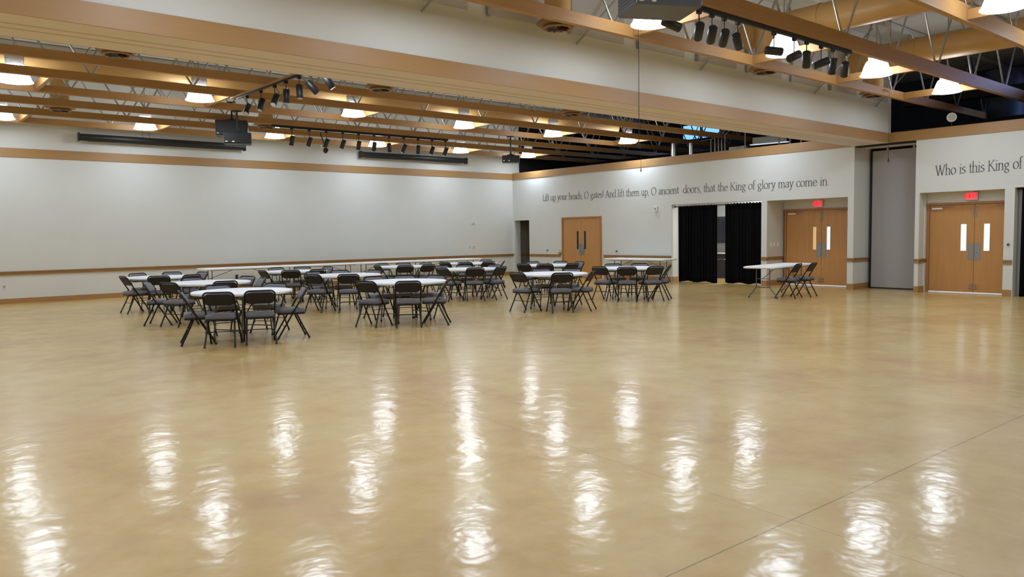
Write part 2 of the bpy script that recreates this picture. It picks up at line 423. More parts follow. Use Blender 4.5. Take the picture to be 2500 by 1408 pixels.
# ------------------------------------------------------------------ curtains
def curtain(x, ya, yb, z0, z1, folds, label, seed, name='curtain'):
    rnd = random.Random(seed); n = folds*8; mb = MB(); vs = []; rows = 14
    ph = [rnd.uniform(0, 6.28) for _ in range(4)]
    for j in range(rows+1):
        t = j/rows; z = z0+(z1-z0)*t
        for i in range(n+1):
            u = i/n; a = folds*2*PI*u
            amp = .035*(1-.35*t)+.012*math.sin(3*a/folds+ph[0])
            dx = amp*math.sin(a+.5*math.sin(a*.37+ph[1])+.25*(1-t)*math.sin(5*u+ph[2]))
            zz = z + (.018*math.sin(a+1.2) if j == rows else (.02*math.sin(2.3*u*6+ph[3]) if j == 0 else 0))
            y = ya+(yb-ya)*u + .012*math.sin(a*.5+ph[2])*(1-t)
            vs.append((x+dx, y, zz))
    m = n+1; fs = [(j*m+i, j*m+i+1, (j+1)*m+i+1, (j+1)*m+i) for j in range(rows) for i in range(n)]
    k = len(vs); back = [(v[0]+.012, v[1], v[2]) for v in vs]
    fs2 = [(f[3]+k, f[2]+k, f[1]+k, f[0]+k) for f in fs]
    rim = []
    for i in range(n): rim.append((rows*m+i, rows*m+i+1, rows*m+i+1+k, rows*m+i+k)); rim.append((i+1, i, i+k, i+1+k))
    for j in range(rows): rim.append((j*m, (j+1)*m, (j+1)*m+k, j*m+k)); rim.append(((j+1)*m+n, j*m+n, j*m+n+k, (j+1)*m+n+k))
    mb.add(vs+back, fs+fs2+rim, True)
    o = mb.build(name, M_CURT); tag(o, label, 'curtain', 'black curtains'); return o
curtain(XB+.14, 13.98, 15.43, .02, 2.385, 13, 'black floor-length curtain, left one of the pair across the kitchen opening', 3)
curtain(XB+.14, 12.42, 13.70, .03, 2.40, 12, 'black floor-length curtain, right one of the pair across the kitchen opening', 5)
curtain(XB+.16, 2.62, 5.93, .01, 2.44, 26, 'black floor-length curtain at the right edge of the photo', 8)
t = thing('curtain_rod', 'thin black rod carrying the two black curtains in the kitchen opening', 'curtain rod', (XB+.15, 13.985, 2.37), 0)
MB().tube([(0, -1.595, 0), (0, 1.594, 0)], .014, 8).build('rod', M_BLK, t)
MB().lathe([(.026, -.02), (.026, .02)], 12, (0,0,0)).build('end_bracket', M_BLK, t, loc=(0, 1.56, 0))
tag(MB().tube([(XB+.16, 2.6, 2.42), (XB+.16, 6.03, 2.42)], .014, 8).build('curtain_rod', M_BLK), 'thin black rod carrying the black curtain at the right edge', 'curtain rod')

# ------------------------------------------------------------------ kitchen behind the curtains
struct('wall_kitchen_back', MB().box(23.01, 11.9, 0, 23.11, 17.2, 3.0), M_KITW)
struct('wall_kitchen_left', MB().box(XB+.3, 17.1, 0, 23.0, 17.2, 3.0), M_KITW)
struct('wall_kitchen_right', MB().box(XB+.99, 12.29, 0, 23, 12.389, 3.0), M_KITW)
t = thing('wall_cabinet', 'dark blue grey kitchen wall cabinet seen between the black curtains', 'cabinet', (22.62, 15.5, 1.18))
MB().box(0, -1.2, 0, .36, 1.2, .78).build('cabinet_body', M_CAB, t)
for k in range(4): 
    d_ = MB().box(-.02, -1.19+k*.6, .01, 0, -.61+k*.6, .77).build('cabinet_door', M_CAB, t, bevel=.003)
t = thing('kitchen_counter', 'dark kitchen base cabinet with a white worktop between the black curtains', 'counter', (22.35, 15.4, -.06))
MB().box(0, -1.4, .06, .63, 1.4, .88).build('base_cabinet', M_CAB, t)
MB().box(-.03, -1.42, .88, .65, 1.42, .92).build('worktop', M_WHITE, t, bevel=.004)
MB().tube([(.0-.02, -.2, .70), (-.05, -.2, .70), (-.05, .2, .70), (-.02, .2, .70)], .007, 6).build('drawer_pull', M_CHROME, t)
tag(MB().box(22.70, 15.3, 1.962, 22.98, 15.8, 2.08).build('storage_tray', M_GREEN), 'green tray lying on top of the dark kitchen cabinet', 'tray')
def area(name, loc, size, power, rgb=(1, 1, 1), rot=(0,0,0), shape='DISK', spread=180, sy=None):
    l = bpy.data.lights.new(name, 'AREA'); l.shape = shape; l.size = size; l.energy = power; l.color = rgb; l.spread = R(spread)
    if sy: l.size_y = sy
    o = bpy.data.objects.new(name, l); COL.objects.link(o); o.location = loc; o.rotation_euler = rot
    return o
area('kitchen_fill', (21.6, 14.0, 2.9), 1.2, 220, (1, 1, 1))  # unseen light added so the kitchen wall shows bright between the curtains

# ------------------------------------------------------------------ pendant lamps
def make_lamp():
    t = thing('pendant_lamp', '', 'lamp', (0,0,0), 0, 'bell-shaped pendant lamps')
    prof = [(.285, 0), (.28, .012), (.262, .03), (.24, .09), (.215, .17), (.178, .25), (.125, .29)]
    mb = MB().lathe(prof, 28, cap0=False, cap1=True)
    mb.lathe([(.262, .012), (.285, 0)], 28, cap0=False, cap1=False).add([(.262*math.cos(2*PI*k/28), .262*math.sin(2*PI*k/28), .012) for k in range(28)], [tuple(range(27,-1,-1))])
    mb.build('bell_shade', M_DOME, t)
    MB().lathe([(.125, .29), (.15, .31), (.155, .46), (.12, .50), (.05, .52)], 20, cap0=True).build('ballast_housing', M_HOUS, t)
    MB().tube([(0,0,.52), (0,0,ROOF-4.46)], .012, 6).build('stem', M_STEEL, t)
    return t
LZ = 4.46
lamp0 = make_lamp(); freeze(lamp0); used = [False]
lamp_light = bpy.data.lights.new('lamp_light', 'AREA'); lamp_light.shape = 'DISK'; lamp_light.size = .5
lamp_light.energy = LAMP_W; lamp_light.color = (.735, .875, 1.05); lamp_light.spread = R(178)
ROWS = [
 ('of the row nearest the white wall', [(-4.0, 21.85), (-.6, 21.85), (2.90, 21.85), (6.08, 21.82), (9.55, 21.7), (13.08, 21.95), (16.45, 22.0), (19.55, 21.95)]),
 ('of the second row from the white wall', [(-4.3, 16.8), (-.9, 16.8), (2.48, 16.75), (5.77, 16.78), (9.38, 16.8), (12.8, 16.95), (16.05, 16.9), (19.3, 16.85)]),
 ('of the row just behind the bulkhead', [(-4.3, 12.0), (-.9, 12.0), (2.5, 12.0), (5.8, 12.0), (9.1, 12.0), (12.35, 12.0), (15.75, 12.0), (18.7, 12.0)]),
 ('of the row before the bulkhead', [(-3.6, 7.1), (-.5, 7.1), (2.6, 7.1), (5.6, 7.1), (8.72, 7.17), (11.93, 7.02), (14.95, 6.88), (18.07, 6.8)]),
 ('of the nearest row at right', [(-.4, 3.8), (2.7, 3.8), (5.8, 3.8), (8.8, 3.8), (11.86, 3.78), (14.95, 3.7), (18.0, 3.7)]),
 ('of the row behind the camera', [(2.7, -1.5), (8.8, -1.5), (14.9, -1.5)]),
]
ORD = ['leftmost', 'second from the left', 'third from the left', 'fourth from the left', 'fifth from the left', 'sixth from the left', 'seventh from the left', 'eighth from the left']
VIS0 = [2, 2, 2, 4, 4, 0]
for (rn, pts), v0 in zip(ROWS, VIS0):
    for i, (x, y) in enumerate(pts):
        k = i-v0
        if v0 and k < 0: lab = 'glowing bell lamp left of the picture, ' + rn
        elif v0 == 4 and i == len(pts)-1 and 'before' in rn: lab = 'glowing bell lamp, rightmost ' + rn
        else: lab = 'glowing bell lamp, %s %s' % (ORD[k], rn)
        if not used[0]:
            o = lamp0; o.location = (x, y, LZ); o['label'] = lab; used[0] = True
        else: o = dup(lamp0, (x, y, LZ), 0, lab)
        lo = bpy.data.objects.new('lamp_light', lamp_light); COL.objects.link(lo); lo.location = (x, y, LZ-.02)

# ------------------------------------------------------------------ roof trusses
def make_truss(xa, xb, ph, y, label, h0=4.5):
    ch = .155 if y > 9 else (.175 if y > 7 else .24)
    t = thing('roof_truss', label, 'truss', (0, y, h0), 0, 'open-web timber roof trusses')
    top = 5.95-h0
    MB().box(xa, -.045, 0, xb, .045, ch).build('bottom_chord', M_WOOD, t, bevel=.004)
    MB().box(xa, -.045, top+.08, xb, .045, top+.18).build('top_chord', M_DECK, t, bevel=.004)
    return t
web_cache = {}
def webs(t, xa, xb, ph, h0=4.5):
    top = 5.95-h0; k = math.ceil((xa+1-ph)/1.85)
    while ph+1.85*k < xb-1:
        x = ph+1.85*k
        for s in (-1, 1):
            if s not in web_cache:
                web_cache[s] = MB().tube([(0, 0, .12), (s*.12, 0, .30), (s*.86, 0, top+.1)], .02, 6)
                o = web_cache[s].build('web_tube', M_STEEL, t, loc=(x, 0, 0)); web_cache[s] = o
            else:
                o = web_cache[s].copy(); COL.objects.link(o); o.parent = t; o.location = (x, 0, 0)
        if k % 1 == 0:
            pass
        k += 1
TR = [(1.15, 1.40, 'timber and steel-tube roof truss in the top right corner'),
      (2.80, 1.40, 'timber roof truss crossing the top right corner, second nearest'),
      (4.44, 1.40, 'golden timber roof truss between the two lamp rows at top right'),
      (6.29, 1.40, 'timber roof truss carrying the black spotlight track in front of the bulkhead'),
      (7.94, 1.40, 'golden lit timber roof truss closest in front of the white bulkhead'),
      (11.3, 1.75, 'timber roof truss hidden close behind the bulkhead'),
      (12.95, 1.75, 'timber roof truss second behind the bulkhead, mostly hidden'),
      (14.6, 1.75, 'brown timber roof truss, topmost of those seen under the bulkhead'),
      (16.2, 1.75, 'brown timber roof truss just in front of the second lamp row'),
      (17.9, 1.75, 'golden lit timber roof truss from which the ceiling projectors hang'),
      (19.5, 1.75, 'brown timber roof truss carrying the long track of small black spotlights'),
      (21.1, 1.75, 'brown timber roof truss just in front of the lamp row at the white wall'),
      (22.7, 1.75, 'golden lit timber roof truss closest to the long white wall')]
for y, ph, lab in TR:
    xa, xb = (-6.9, 25.3)
    t = make_truss(xa, xb, ph, y, lab); webs(t, 0 if y > 9 else 3, 25, ph)
# short cross beams beside the lamps
CB = 0
for (rn, pts), (y0, y1) in zip(ROWS[:5], ((21.145, 22.655), (16.245, 17.855), (11.345, 12.905), (6.335, 7.895), (2.845, 4.395))):
    vis = [p for p in pts if p[0] > 1]
    for i, (x, y) in enumerate(vis):
        o = MB().box(x+.46, y0, 4.52, x+.54, y1, 4.665).build('cross_beam', M_WOOD, bevel=.004)
        tag(o, 'short timber cross beam beside the lamp %s %s' % (ORD[i], rn), 'beam', 'short cross beams beside the lamps')

# ------------------------------------------------------------------ gold ducts and diffusers
DX = [3.55, 8.1, 13.55, 17.6]
for i, x in enumerate(DX):
    lab = 'round gold air duct running away across the trusses, ' + ['leftmost', 'second from left', 'third from left', 'rightmost'][i] + ' of four'
    t = thing('air_duct', lab, 'duct', (x, 0, 5.35), 0, 'gold air ducts')
    MB().tube([(0, Y0+1, 0), (0, 15.4, 0)], .27, 20).build('duct_run', M_DUCT, t)
    for y in (2, 4.6, 7.2, 12): MB().tube([(0, y, 0), (0, y+.05, 0)], .282, 20).build('duct_seam', M_DUCT, t)
t = thing('air_duct', 'round gold air duct running parallel to the trusses behind the bulkhead', 'duct', (0, 17.4, 5.0), 0, 'gold air ducts')
MB().tube([(1, 0, 0), (19.3, 0, 0)], .22, 20).build('duct_run', M_DUCT, t)
dz = 4.52
def diffuser0():
    t = thing('ceiling_diffuser', '', 'air vent', (0,0,0), 0, 'round ceiling air diffusers')
    MB().lathe([(.19, .9), (.19, .17)], 20, cap0=False, cap1=False).build('neck', M_DUCT, t)
    MB().lathe([(.19, .17), (.30, .09), (.31, .07), (.24, .07), (.20, .03), (.23, .02), (.22, 0), (.16, .0), (.13, .06)], 24, cap0=False, cap1=True).build('flared_ring', M_DIFF, t)
    for k in range(10):
        a = 2*PI*k/10; u = Vector((math.cos(a), math.sin(a), 0)); v = Vector((-math.sin(a), math.cos(a), .7)).normalized()
        MB().obox(u*.11+Vector((0,0,.01)), u, v, u.cross(v), .07, .03, .003).build('vane', M_BLKPL, t)
    return t
d0 = diffuser0(); freeze(d0)
DF = [(8.0, 8.3, 'brown round air diffuser, leftmost of three before the bulkhead'),
      (13.3, 8.2, 'brown round air diffuser, middle of three before the bulkhead'),
      (17.62, 8.15, 'brown round air diffuser, rightmost of three before the bulkhead'),
      (3.45, 13.75, 'brown round air diffuser peeking under the bulkhead at far left'),
      (8.4, 13.9, 'brown round air diffuser peeking under the middle of the bulkhead'),
      (13.95, 14.0, 'brown round air diffuser peeking under the right part of the bulkhead'),
      (3.85, 20.3, 'brown round air diffuser above the left end of the left projection screen'),
      (8.7, 20.3, 'brown round air diffuser above the lamp right of the left projectors')]
for i, (x, y, lab) in enumerate(DF):
    if i == 0: d0.location = (x, y, dz); d0['label'] = lab
    else: dup(d0, (x, y, dz), .3*i, lab)

# ------------------------------------------------------------------ bulkhead acoustic panels, posts and brace rods
for i in range(13):
    x = 2.2+1.62*i-.4*(0)
    if x > XB-1.3: break
    t = thing('acoustic_panel', 'pale sound panel with steel post on the bulkhead, %s of the row' % (ORD+['ninth from the left', 'tenth from the left', 'eleventh from the left', 'twelfth from the left'])[i], 'panel', (x, YF-.003, 4.68), 0, 'panels on the bulkhead')
    MB().box(.05, -.03, 0, 1.28, 0, .82).build('panel_board', M_ACOU, t, bevel=.004)
    MB().box(0, -.05, -.02, .05, 0, 1.3).build('steel_post', M_STEEL, t)
for i, (x, nm) in enumerate(((6.1, 'leftmost'), (9.0, 'second from left'), (12.2, 'third from left'), (16.3, 'fourth from left'), (19.2, 'rightmost'))):
    o = MB().tube([(x+.85, 7.99, 5.9), (x-.15, YF-.03, 4.52)], .016, 6).build('brace_rod', M_STEEL)
    tag(o, 'thin slanted brace rod reaching down to the white bulkhead, ' + nm, 'rod', 'brace rods at the bulkhead')

# ------------------------------------------------------------------ track spotlights
def aim_axes(d):
    d = Vector(d).normalized(); a = d.cross(Z3)
    a = a.normalized() if a.length > .01 else X3; return d, a
def spotlight(loc, d, label, group, body=M_BLKPL, drop=.26):
    t = thing('track_spotlight', label, 'spotlight', loc, 0, group)
    d, a = aim_axes(d)
    MB().box(-.035, -.02, -.045, .035, .02, 0).build('track_adapter', M_BLK, t)
    MB().tube([(0,0,-.04), (0,0,-drop+.04)], .009, 6).build('stem', M_BLK, t)
    c = Vector((0,0,-drop))
    MB().tube([c-d*.125, c-d*.12, c+d*.12, c+d*.125], [.05, .06, .06, .056], 14).build('can', body, t)
    MB().tube([c+d*.1255, c+d*.128], .049, 14).build('lens', M_LENS, t)
    return t
# along the truss in front of the bulkhead
tag(MB().box(7.9, 6.27, 4.44, 12.75, 6.31, 4.498).build('light_track', M_BLK), 'black lighting track under the truss in front of the bulkhead', 'lighting track')
NS = [(8.05, (.9, -.35, -.3)), (8.62, (.6, .6, -.5)), (8.90, (.6, .6, -.5)), (9.18, (.6, .6, -.5)), (9.50, (.75, .3, -.45)), (10.42, (.8, -.6, -.1)), (10.98, (.8, -.1, .35)), (11.34, (.5, .3, -.8)), (11.78, (.6, -.6, .3)), (12.15, (.3, .3, -.9)), (12.55, (.5, .3, -.6))]
for i, (x, d) in enumerate(NS):
    spotlight((x, 6.29, 4.44), d, 'black can spotlight on the track before the bulkhead, %s' % ((ORD+['ninth from the left', 'tenth from the left', 'rightmost'])[i]), 'spotlights on the near track', drop=.27)
# long track under the far truss
tag(MB().box(8.5, 19.48, 4.44, 14.1, 19.52, 4.498).build('light_track', M_BLK), 'long black lighting track under the brown truss near the white wall', 'lighting track')
for i in range(11):
    x = 9.05+.495*i
    d = [(-.1, .3, -1), (-.35, .2, -1), (-.4, .3, -1), (-.35, .2, -1), (-.1, .2, -1), (.1, .5, -1), (.2, .2, -1), (-.5, .2, -1), (0, .2, -1), (-.4, .1, -1), (-.35, .2, -1)][i]
    spotlight((x, 19.5, 4.44), d, 'small black track spotlight on the long far track, %s' % ((ORD+['ninth from the left', 'tenth from the left', 'rightmost'])[i]), 'spotlights on the long far track', drop=.32)
# track running away from the bulkhead
t = thing('light_track', 'black lighting track on a brown board running from bulkhead towards the white wall', 'lighting track', (6.3, 0, 4.44))
MB().box(-.02, 10.2, 0, .02, 16.1, .035).build('track', M_BLK, t)
MB().box(-.07, 10.2, .035, .07, 16.3, .06).build('backing_board', M_WOOD, t)
YS = [(15.6, (-.5, -.5, -.8)), (14.9, (-.4, -.2, -1)), (14.25, (-.5, -.4, -.8)), (13.75, (0, .1, -1)), (13.2, (0, -.1, -1)), (12.7, (.8, -.1, -.8)), (12.1, (.6, -.2, -.9)), (11.6, (-.6, -.6, -.1)), (11.1, (.2, -.1, -1))]
for i, (y, d) in enumerate(YS):
    spotlight((6.3, y, 4.44), d, 'black spotlight on the track leaving the bulkhead, %s' % ['farthest from it', 'second farthest', 'third farthest', 'fourth farthest', 'middle one', 'fourth nearest', 'third nearest', 'second nearest', 'nearest to it'][i], 'spotlights on the cross track', drop=.27)

# ------------------------------------------------------------------ projectors
def projector(loc, rz, size, label, ztop, grey=False, body=M_BLKPL):
    lx, ly, lz = size
    t = thing('ceiling_projector', label, 'projector', loc, rz, 'ceiling projectors')
    MB().box(-lx/2, -ly/2, -lz/2, lx/2, ly/2, lz/2).build('body', body, t, bevel=.02)
    MB().box(-lx/2+.03, -ly/2-.006, -lz/2+.03, -lx/2+.08, -ly/2+.002, -lz/2+.055).box(-lx/2+.18, -ly/2-.006, -lz/2+.03, -lx/2+.23, -ly/2+.002, -lz/2+.055).build('indicator_window', M_WHITE, t)
    mb = MB()
    for k in range(6): mb.box(-lx/2-.006, -ly/2+.05, -lz/2+.025+k*lz*.14, -lx/2+.003, ly/2-.05, -lz/2+.035+k*lz*.14)
    mb.build('vent_grille', M_GREYPL, t)
    MB().tube([(lx*.2, ly/2, 0), (lx*.2, ly/2+.05, 0)], [.06, .05], 16).build('lens', M_GREYPL, t)
    MB().box(-.12, -.12, lz/2, .12, .12, lz/2+.03).box(-.04, -.04, lz/2+.03, .04, .04, lz/2+.07).build('mount_plate', M_BLK, t)
    MB().tube([(0, 0, lz/2+.05), (0, 0, ztop-loc[2])], .022, 10).build('pole', M_BLK, t)
    MB().box(-.1, -.06, ztop-loc[2]-.02, .1, .06, ztop-loc[2]).build('ceiling_bracket', M_BLK, t)
    MB().tube([(.02, 0, lz/2+.02), (.12, -.02, lz/2+.08), (.14, 0, lz/2+.18), (.03, .03, lz/2+.24)], .007, 6).build('cable', M_BLK, t)
    return t
projector((6.98, 17.9, 3.86), R(-22), (.60, .42, .25), 'black ceiling projector, lower of the two hanging above the left wall screen', 4.5)
projector((7.32, 19.1, 4.25), R(-25), (.74, .5, .36), 'black ceiling projector, higher and farther of the left pair', 4.9)
projector((15.25, 17.9, 3.82), R(-40), (.52, .42, .2), 'black ceiling projector hanging on a pole near the room corner', 4.5)
projector((7.35, 5.92, 4.24), R(-28), (.80, .62, .26), 'large dark grey projector cut by the top edge above a lamp', 4.9, body=mat('projector_slate', (86, 90, 102), .4, noise=.05, nscale=8))
# small motor camera
t = thing('ceiling_camera', 'small black turning ceiling camera hung between the two wall screens', 'camera', (10.42, 20.3, 4.1))
MB().tube([(0,0,-.02), (0,0,-.08)], [.06, .085], 14).tube([(0,0,-.08), (0,0,-.16)], [.085, .03], 14).build('camera_ball', M_BLKPL, t)
MB().tube([(0,0,-.02), (-.03,.02,.1), (-.1,.1,.42)], .015, 6).build('arm', M_BLK, t)
MB().box(-.13, -.03, .02, .1, .03, .06).build('bracket', M_DUCT, t)

# wall-mounted screens
for x0, x1, z, lab in ((4.78, 9.2, 4.30, 'long black roller projection screen case on the left of the white wall'), (13.14, 17.5, 4.31, 'long black roller projection screen case nearer the room corner')):
    t = thing('projection_screen', lab, 'projection screen', ((x0+x1)/2, 23.12, z), 0, 'projection screens')
    h = (x1-x0)/2
    MB().tube([(-h, 0, 0), (h, 0, 0)], .095, 16).build('case', M_BLKPL, t)
    MB().box(-h-.02, -.1, -.11, -h, .1, .11).box(h, -.1, -.11, h+.02, .1, .11).build('end_cap', M_BLK, t)
    for s in (-.9, .9):
        MB().box(s*h-.02, .03, -.02, s*h+.02, .205, .02).build('wall_bracket', M_BLK, t)
    MB().tube([(-.6, .1, .09), (-.6, .18, .35), (-.6, .2, .5)], .006, 6).tube([(-.42, .1, .09), (-.42, .18, .35), (-.42, .2, .5)], .006, 6).build('cable', M_GREYPL, t)
    MB().box(-h+.2, -.012, -.103, h-.2, .012, -.085).build('bottom_bar', M_BLK, t)

# pull cords
def cord(x, y, z0, z1, label, r=.005):
    t = thing('pull_cord', label, 'cord', (x, y, z0), 0, 'hanging pull cords')
    MB().tube([(0,0,.1), (0,0,z1-z0)], r, 5).build('cord', M_BLK, t)
    MB().tube([(0,0,0), (0,0,.03), (0,0,.11)], [.016, .016, .005], 8).build('handle', M_BLK, t)
cord(8.37, 7.1, 2.72, ROOF, 'thin black cord hanging in front of the bulkhead, with a dark end weight')
cord(16.7, 14.1, 3.24, ROOF, 'thin cord ending in a dark weight just above the wall lettering', .004)
cord(16.0, 7.09, 2.9, ROOF, 'thin cord ending in front of the grey partition panel', .004)

# ------------------------------------------------------------------ dark service zone above the east wall
def tagb(mb, name, m, label, cat, group=None): return tag(mb.build(name, m), label, cat, group)
for (y, r, z1, lab) in ((16.32, .10, 4.5, 'short silver vertical duct rising behind the wall top, left one'), (15.62, .075, 4.45, 'short silver vertical duct rising behind the wall top, right one')):
    t = thing('vertical_duct', lab, 'duct', (21.0, y, 3.1), 0, 'silver ducts')
    MB().tube([(0,0,0), (0,0,z1-3.1)], r, 16).build('pipe', M_SILV, t)
    mb = MB()
    for k in range(5): mb.tube([(0,0,.7+k*.12), (0,0,.72+k*.12)], r+.006, 16)
    mb.build('rib', M_SILV, t)
for i, (y, dz_) in enumerate(((15.0, .6), (14.85, .7), (14.72, .75), (14.6, .75), (14.48, .7), (13.75, .9), (12.6, 1.0), (12.25, 1.0), (11.9, 1.0), (11.5, 1.0))):
    tagb(MB().tube([(21.2, y, 3.1), (21.2, y, 3.9+dz_), (21.4, y-.12, 4.1+dz_), (22.6, y-.2, 4.15+dz_)], .022, 8), 'electrical_conduit', M_SILV,
         'thin silver conduit bending behind the wall top, %s' % (ORD+['ninth from the left', 'rightmost'])[i], 'pipe', 'conduits above the east wall')
tagb(MB().tube([(23.6, 22.5, 4.3), (23.6, 11, 4.3)], .2, 14), 'dark_duct', M_BLACKP, 'black-painted duct in the dark zone above the wall', 'duct')
tagb(MB().box(21.6, 14.05, 3.9, 22.1, 14.6, 4.25), 'junction_box', M_STEEL, 'grey metal box among the conduits above the wall', 'electrical box')
t = thing('strip_light', 'white strip light fitting glowing bluish above the wall end', 'lamp', (21.9, 13.35, 4.28), R(10))
MB().box(-.1, -.5, 0, .1, .5, .2).build('fitting', M_WHITE, t, bevel=.01)
MB().box(-.08, -.6, -.02, .08, .6, 0).build('tube', M_DAYP, t)
wn = struct('window_1', MB().box(25.40, 17.5, 5.1, 25.5, 19.4, 5.2).box(25.40, 17.5, 5.75, 25.5, 19.4, 5.85).box(25.40, 17.5, 5.2, 25.5, 17.6, 5.75).box(25.40, 19.3, 5.2, 25.5, 19.4, 5.75).box(25.40, 18.4, 5.2, 25.5, 18.48, 5.75), M_BLACKP, label='bluish high window seen between the trusses above the lettering')
MB().box(25.44, 17.6, 5.2, 25.47, 18.4, 5.75).build('window_pane', M_SKY, wn)
MB().box(25.44, 18.48, 5.2, 25.47, 19.3, 5.75).build('window_pane', M_SKY, wn)
area('window_light', (25.35, 18.4, 5.4), .9, 25, (.45, .65, 1), rot=(0, R(70), 0), shape='SQUARE')
area('service_light', (24.3, 4.5, 5.6), 1.2, 240, (.35, .5, 1), rot=(0, R(15), 0), shape='SQUARE')  # unseen blue light added to lift the dark zone, no fitting here
area('service_light', (21.9, 13.35, 4.2), .8, 40, (.5, .65, 1), shape='SQUARE')
tagb(MB().tube([(24.2, 7.6, 3.11), (24.2, 7.6, 5.8)], .5, 20), 'large_duct', mat('duct_blue_grey', (60, 70, 95), .5, noise=.1), 'large blue grey vertical duct in the dark zone above the grey partition', 'duct')
tagb(MB().box(22.2, 3.0, 4.9, 22.6, 9.5, 5.1).box(22.9, 3.0, 4.3, 23.1, 9, 4.42), 'service_beam', M_BLACKP, 'black steel beams in the dark zone at the right edge', 'beam')
t = thing('wall_speaker', 'round white speaker on a short stalk on top of the wall ledge', 'speaker', (XB+.1, 7.42, 3.96))
MB().tube([(0,0,0), (0,0,.12)], .012, 8).build('stalk', M_BLK, t)
d = Vector((-.9, -.35, -.15)).normalized(); c = Vector((0,0,.22))
MB().tube([c-d*.05, c-d*.03, c+d*.03, c+d*.035], [.07, .105, .11, .095], 20).build('rim', M_WHITE, t)
MB().tube([c+d*.0355, c+d*.037], .08, 20).build('grille', mat('speaker_grille', (190, 190, 188), .6, noise=.1, nscale=60), t)
tagb(MB().tube([(XB+.15, 5.75, 3.96), (XB+.15, 5.75, 4.1), (XB+.2, 5.6, 4.25), (XB+.3, 5.3, 4.45)], .02, 8), 'bent_conduit', M_WHITE, 'pale bent conduit on the wall ledge at the right edge', 'pipe')

# ------------------------------------------------------------------ wall fittings
def plate(x, y, z, axis, w, h, d, name, m, label, cat, part=None):
    if axis == 'A': mb = MB().box(-w/2, -d, -h/2, w/2, 0, h/2); loc = (x, YA, z)
    else: mb = MB().box(-d, -w/2, -h/2, 0, w/2, h/2); loc = (XB, y, z)
    t = thing(name, label, cat, loc); mb.build('cover', m, t, bevel=.003)
    if part:
        pw, ph_ = w*.35, h*.4
        if axis == 'A': MB().box(-pw/2, -d-.006, -ph_/2, pw/2, -d, ph_/2).build(part, M_PLATE, t)
        else: MB().box(-d-.006, -pw/2, -ph_/2, -d, pw/2, ph_/2).build(part, M_PLATE, t)
plate(17.96, 0, 2.05, 'A', .12, .08, .04, 'wall_sensor', M_WHITE, 'small white sensor high on the white wall near the corner', 'sensor', 'lens')
plate(17.78, 0, 1.15, 'A', .07, .11, .012, 'light_switch', M_WHITE, 'white switch plate on the white wall, left of the bluish touch panel', 'switch', 'toggle')
plate(17.97, 0, 1.16, 'A', .11, .12, .02, 'touch_panel', M_WHITE, 'small bluish lit touch panel on the white wall near the corner', 'control panel', 'screen')
plate(2.95, 0, .44, 'A', .08, .12, .008, 'wall_outlet', M_WALL, 'wall-coloured outlet low on the white wall at far left', 'outlet', 'socket')
plate(8.9, 0, .42, 'A', .07, .12, .03, 'wall_outlet', M_BLK, 'dark outlet on the white wall under the row of long tables', 'outlet', 'socket')
plate(0, 16.2, 2.33, 'B', .13, .17, .06, 'alarm_strobe', M_WHITE, 'white fire alarm strobe on the wall left of the black curtains', 'alarm', 'lens')
plate(0, 21.35, .45, 'B', .1, .12, .01, 'wall_outlet', M_PLATE, 'grey outlet on the wall between corner opening and closed maple door', 'outlet', 'socket')
def hook(y, z, label):
    t = thing('wall_jack', label, 'wall jack', (XB, y, z))
    MB().tube([(0,0,0), (-.03,0,0)], .028, 10).build('socket', M_PLATE, t)
    MB().tube([(-.03,0,0), (-.06,0,-.02)], .014, 8).build('plug', M_BLK, t)
hook(21.35, .97, 'small dark wall jack right of the corner opening')
hook(17.9, .96, 'small dark wall jack above the long table by the maple door')
hook(6.13, 1.18, 'small dark knob on the wall strip left of the right-edge curtain')
t = thing('connector_plate', 'row of three small dark jacks beside the maple door frame', 'wall jack', (XB, 20.68, .97))
MB().box(-.01, -.07, -.03, 0, .07, .03).build('cover', M_WHITE, t)
for k in (-.045, 0, .045): MB().tube([(-.01, k, .0), (-.02, k, 0)], .012, 8).build('jack', M_BLK, t)
tagb(MB().box(XB-.06, 20.60, .84, XB-.0, 20.74, .90), 'wood_block', M_RAIL, 'small wooden block on the chair rail beside the maple door', 'block')
for i, (x, w_, nm) in enumerate(((20.17, .12, 'leftmost'), (20.34, .09, 'middle'), (20.53, .07, 'rightmost'))):
    t = thing('light_switch', 'white switch plate in the side of the deep door recess, %s of three' % nm, 'switch', (x, 12.21, 1.17), 0, 'switch plates in the recess')
    MB().box(-w_/2, -.01, -.06, w_/2, 0, .06).build('cover', M_WHITE, t, bevel=.002)
    MB().box(-.012, -.02, -.02, .012, -.01, .02).build('toggle', M_WHITE, t)

# ------------------------------------------------------------------ wall lettering
GL = {}
def arc(cx, cy, rx, ry, a0, a1, n=14): return [(cx+rx*math.cos(R(a0+(a1-a0)*i/n)), cy+ry*math.sin(R(a0+(a1-a0)*i/n))) for i in range(n+1)]
XH = .62
def g(ch, wd, *st): GL[ch] = (wd, st)
def stem(x, y0, y1, f0=1, f1=1):
    s = [[(x, y0), (x, y1)]]
    if f0: s.append([(x-.08, y0), (x+.09, y0)])
    if f1: s.append([(x-.08, y1-.02), (x, y1)])
    return s
O_ = lambda cx, rx: arc(cx, XH/2, rx, XH/2, 95, 455, 22)
g('o', .60, O_(.29, .25))
g('a', .52, [(.08, .48)]+arc(.24, .46, .16, .16, 140, 0, 8)+[(.40, .1), (.43, .02), (.5, .03)], arc(.24, .17, .19, .17, 70, 330, 12)+[(.4, .18)], [(.40, .38), (.2, .32)])
g('c', .50, arc(.29, XH/2, .24, XH/2, 40, 320, 18))
g('e', .54, [(.06, .34), (.49, .34)]+arc(.28, XH/2, .22, XH/2, 8, 320, 18))
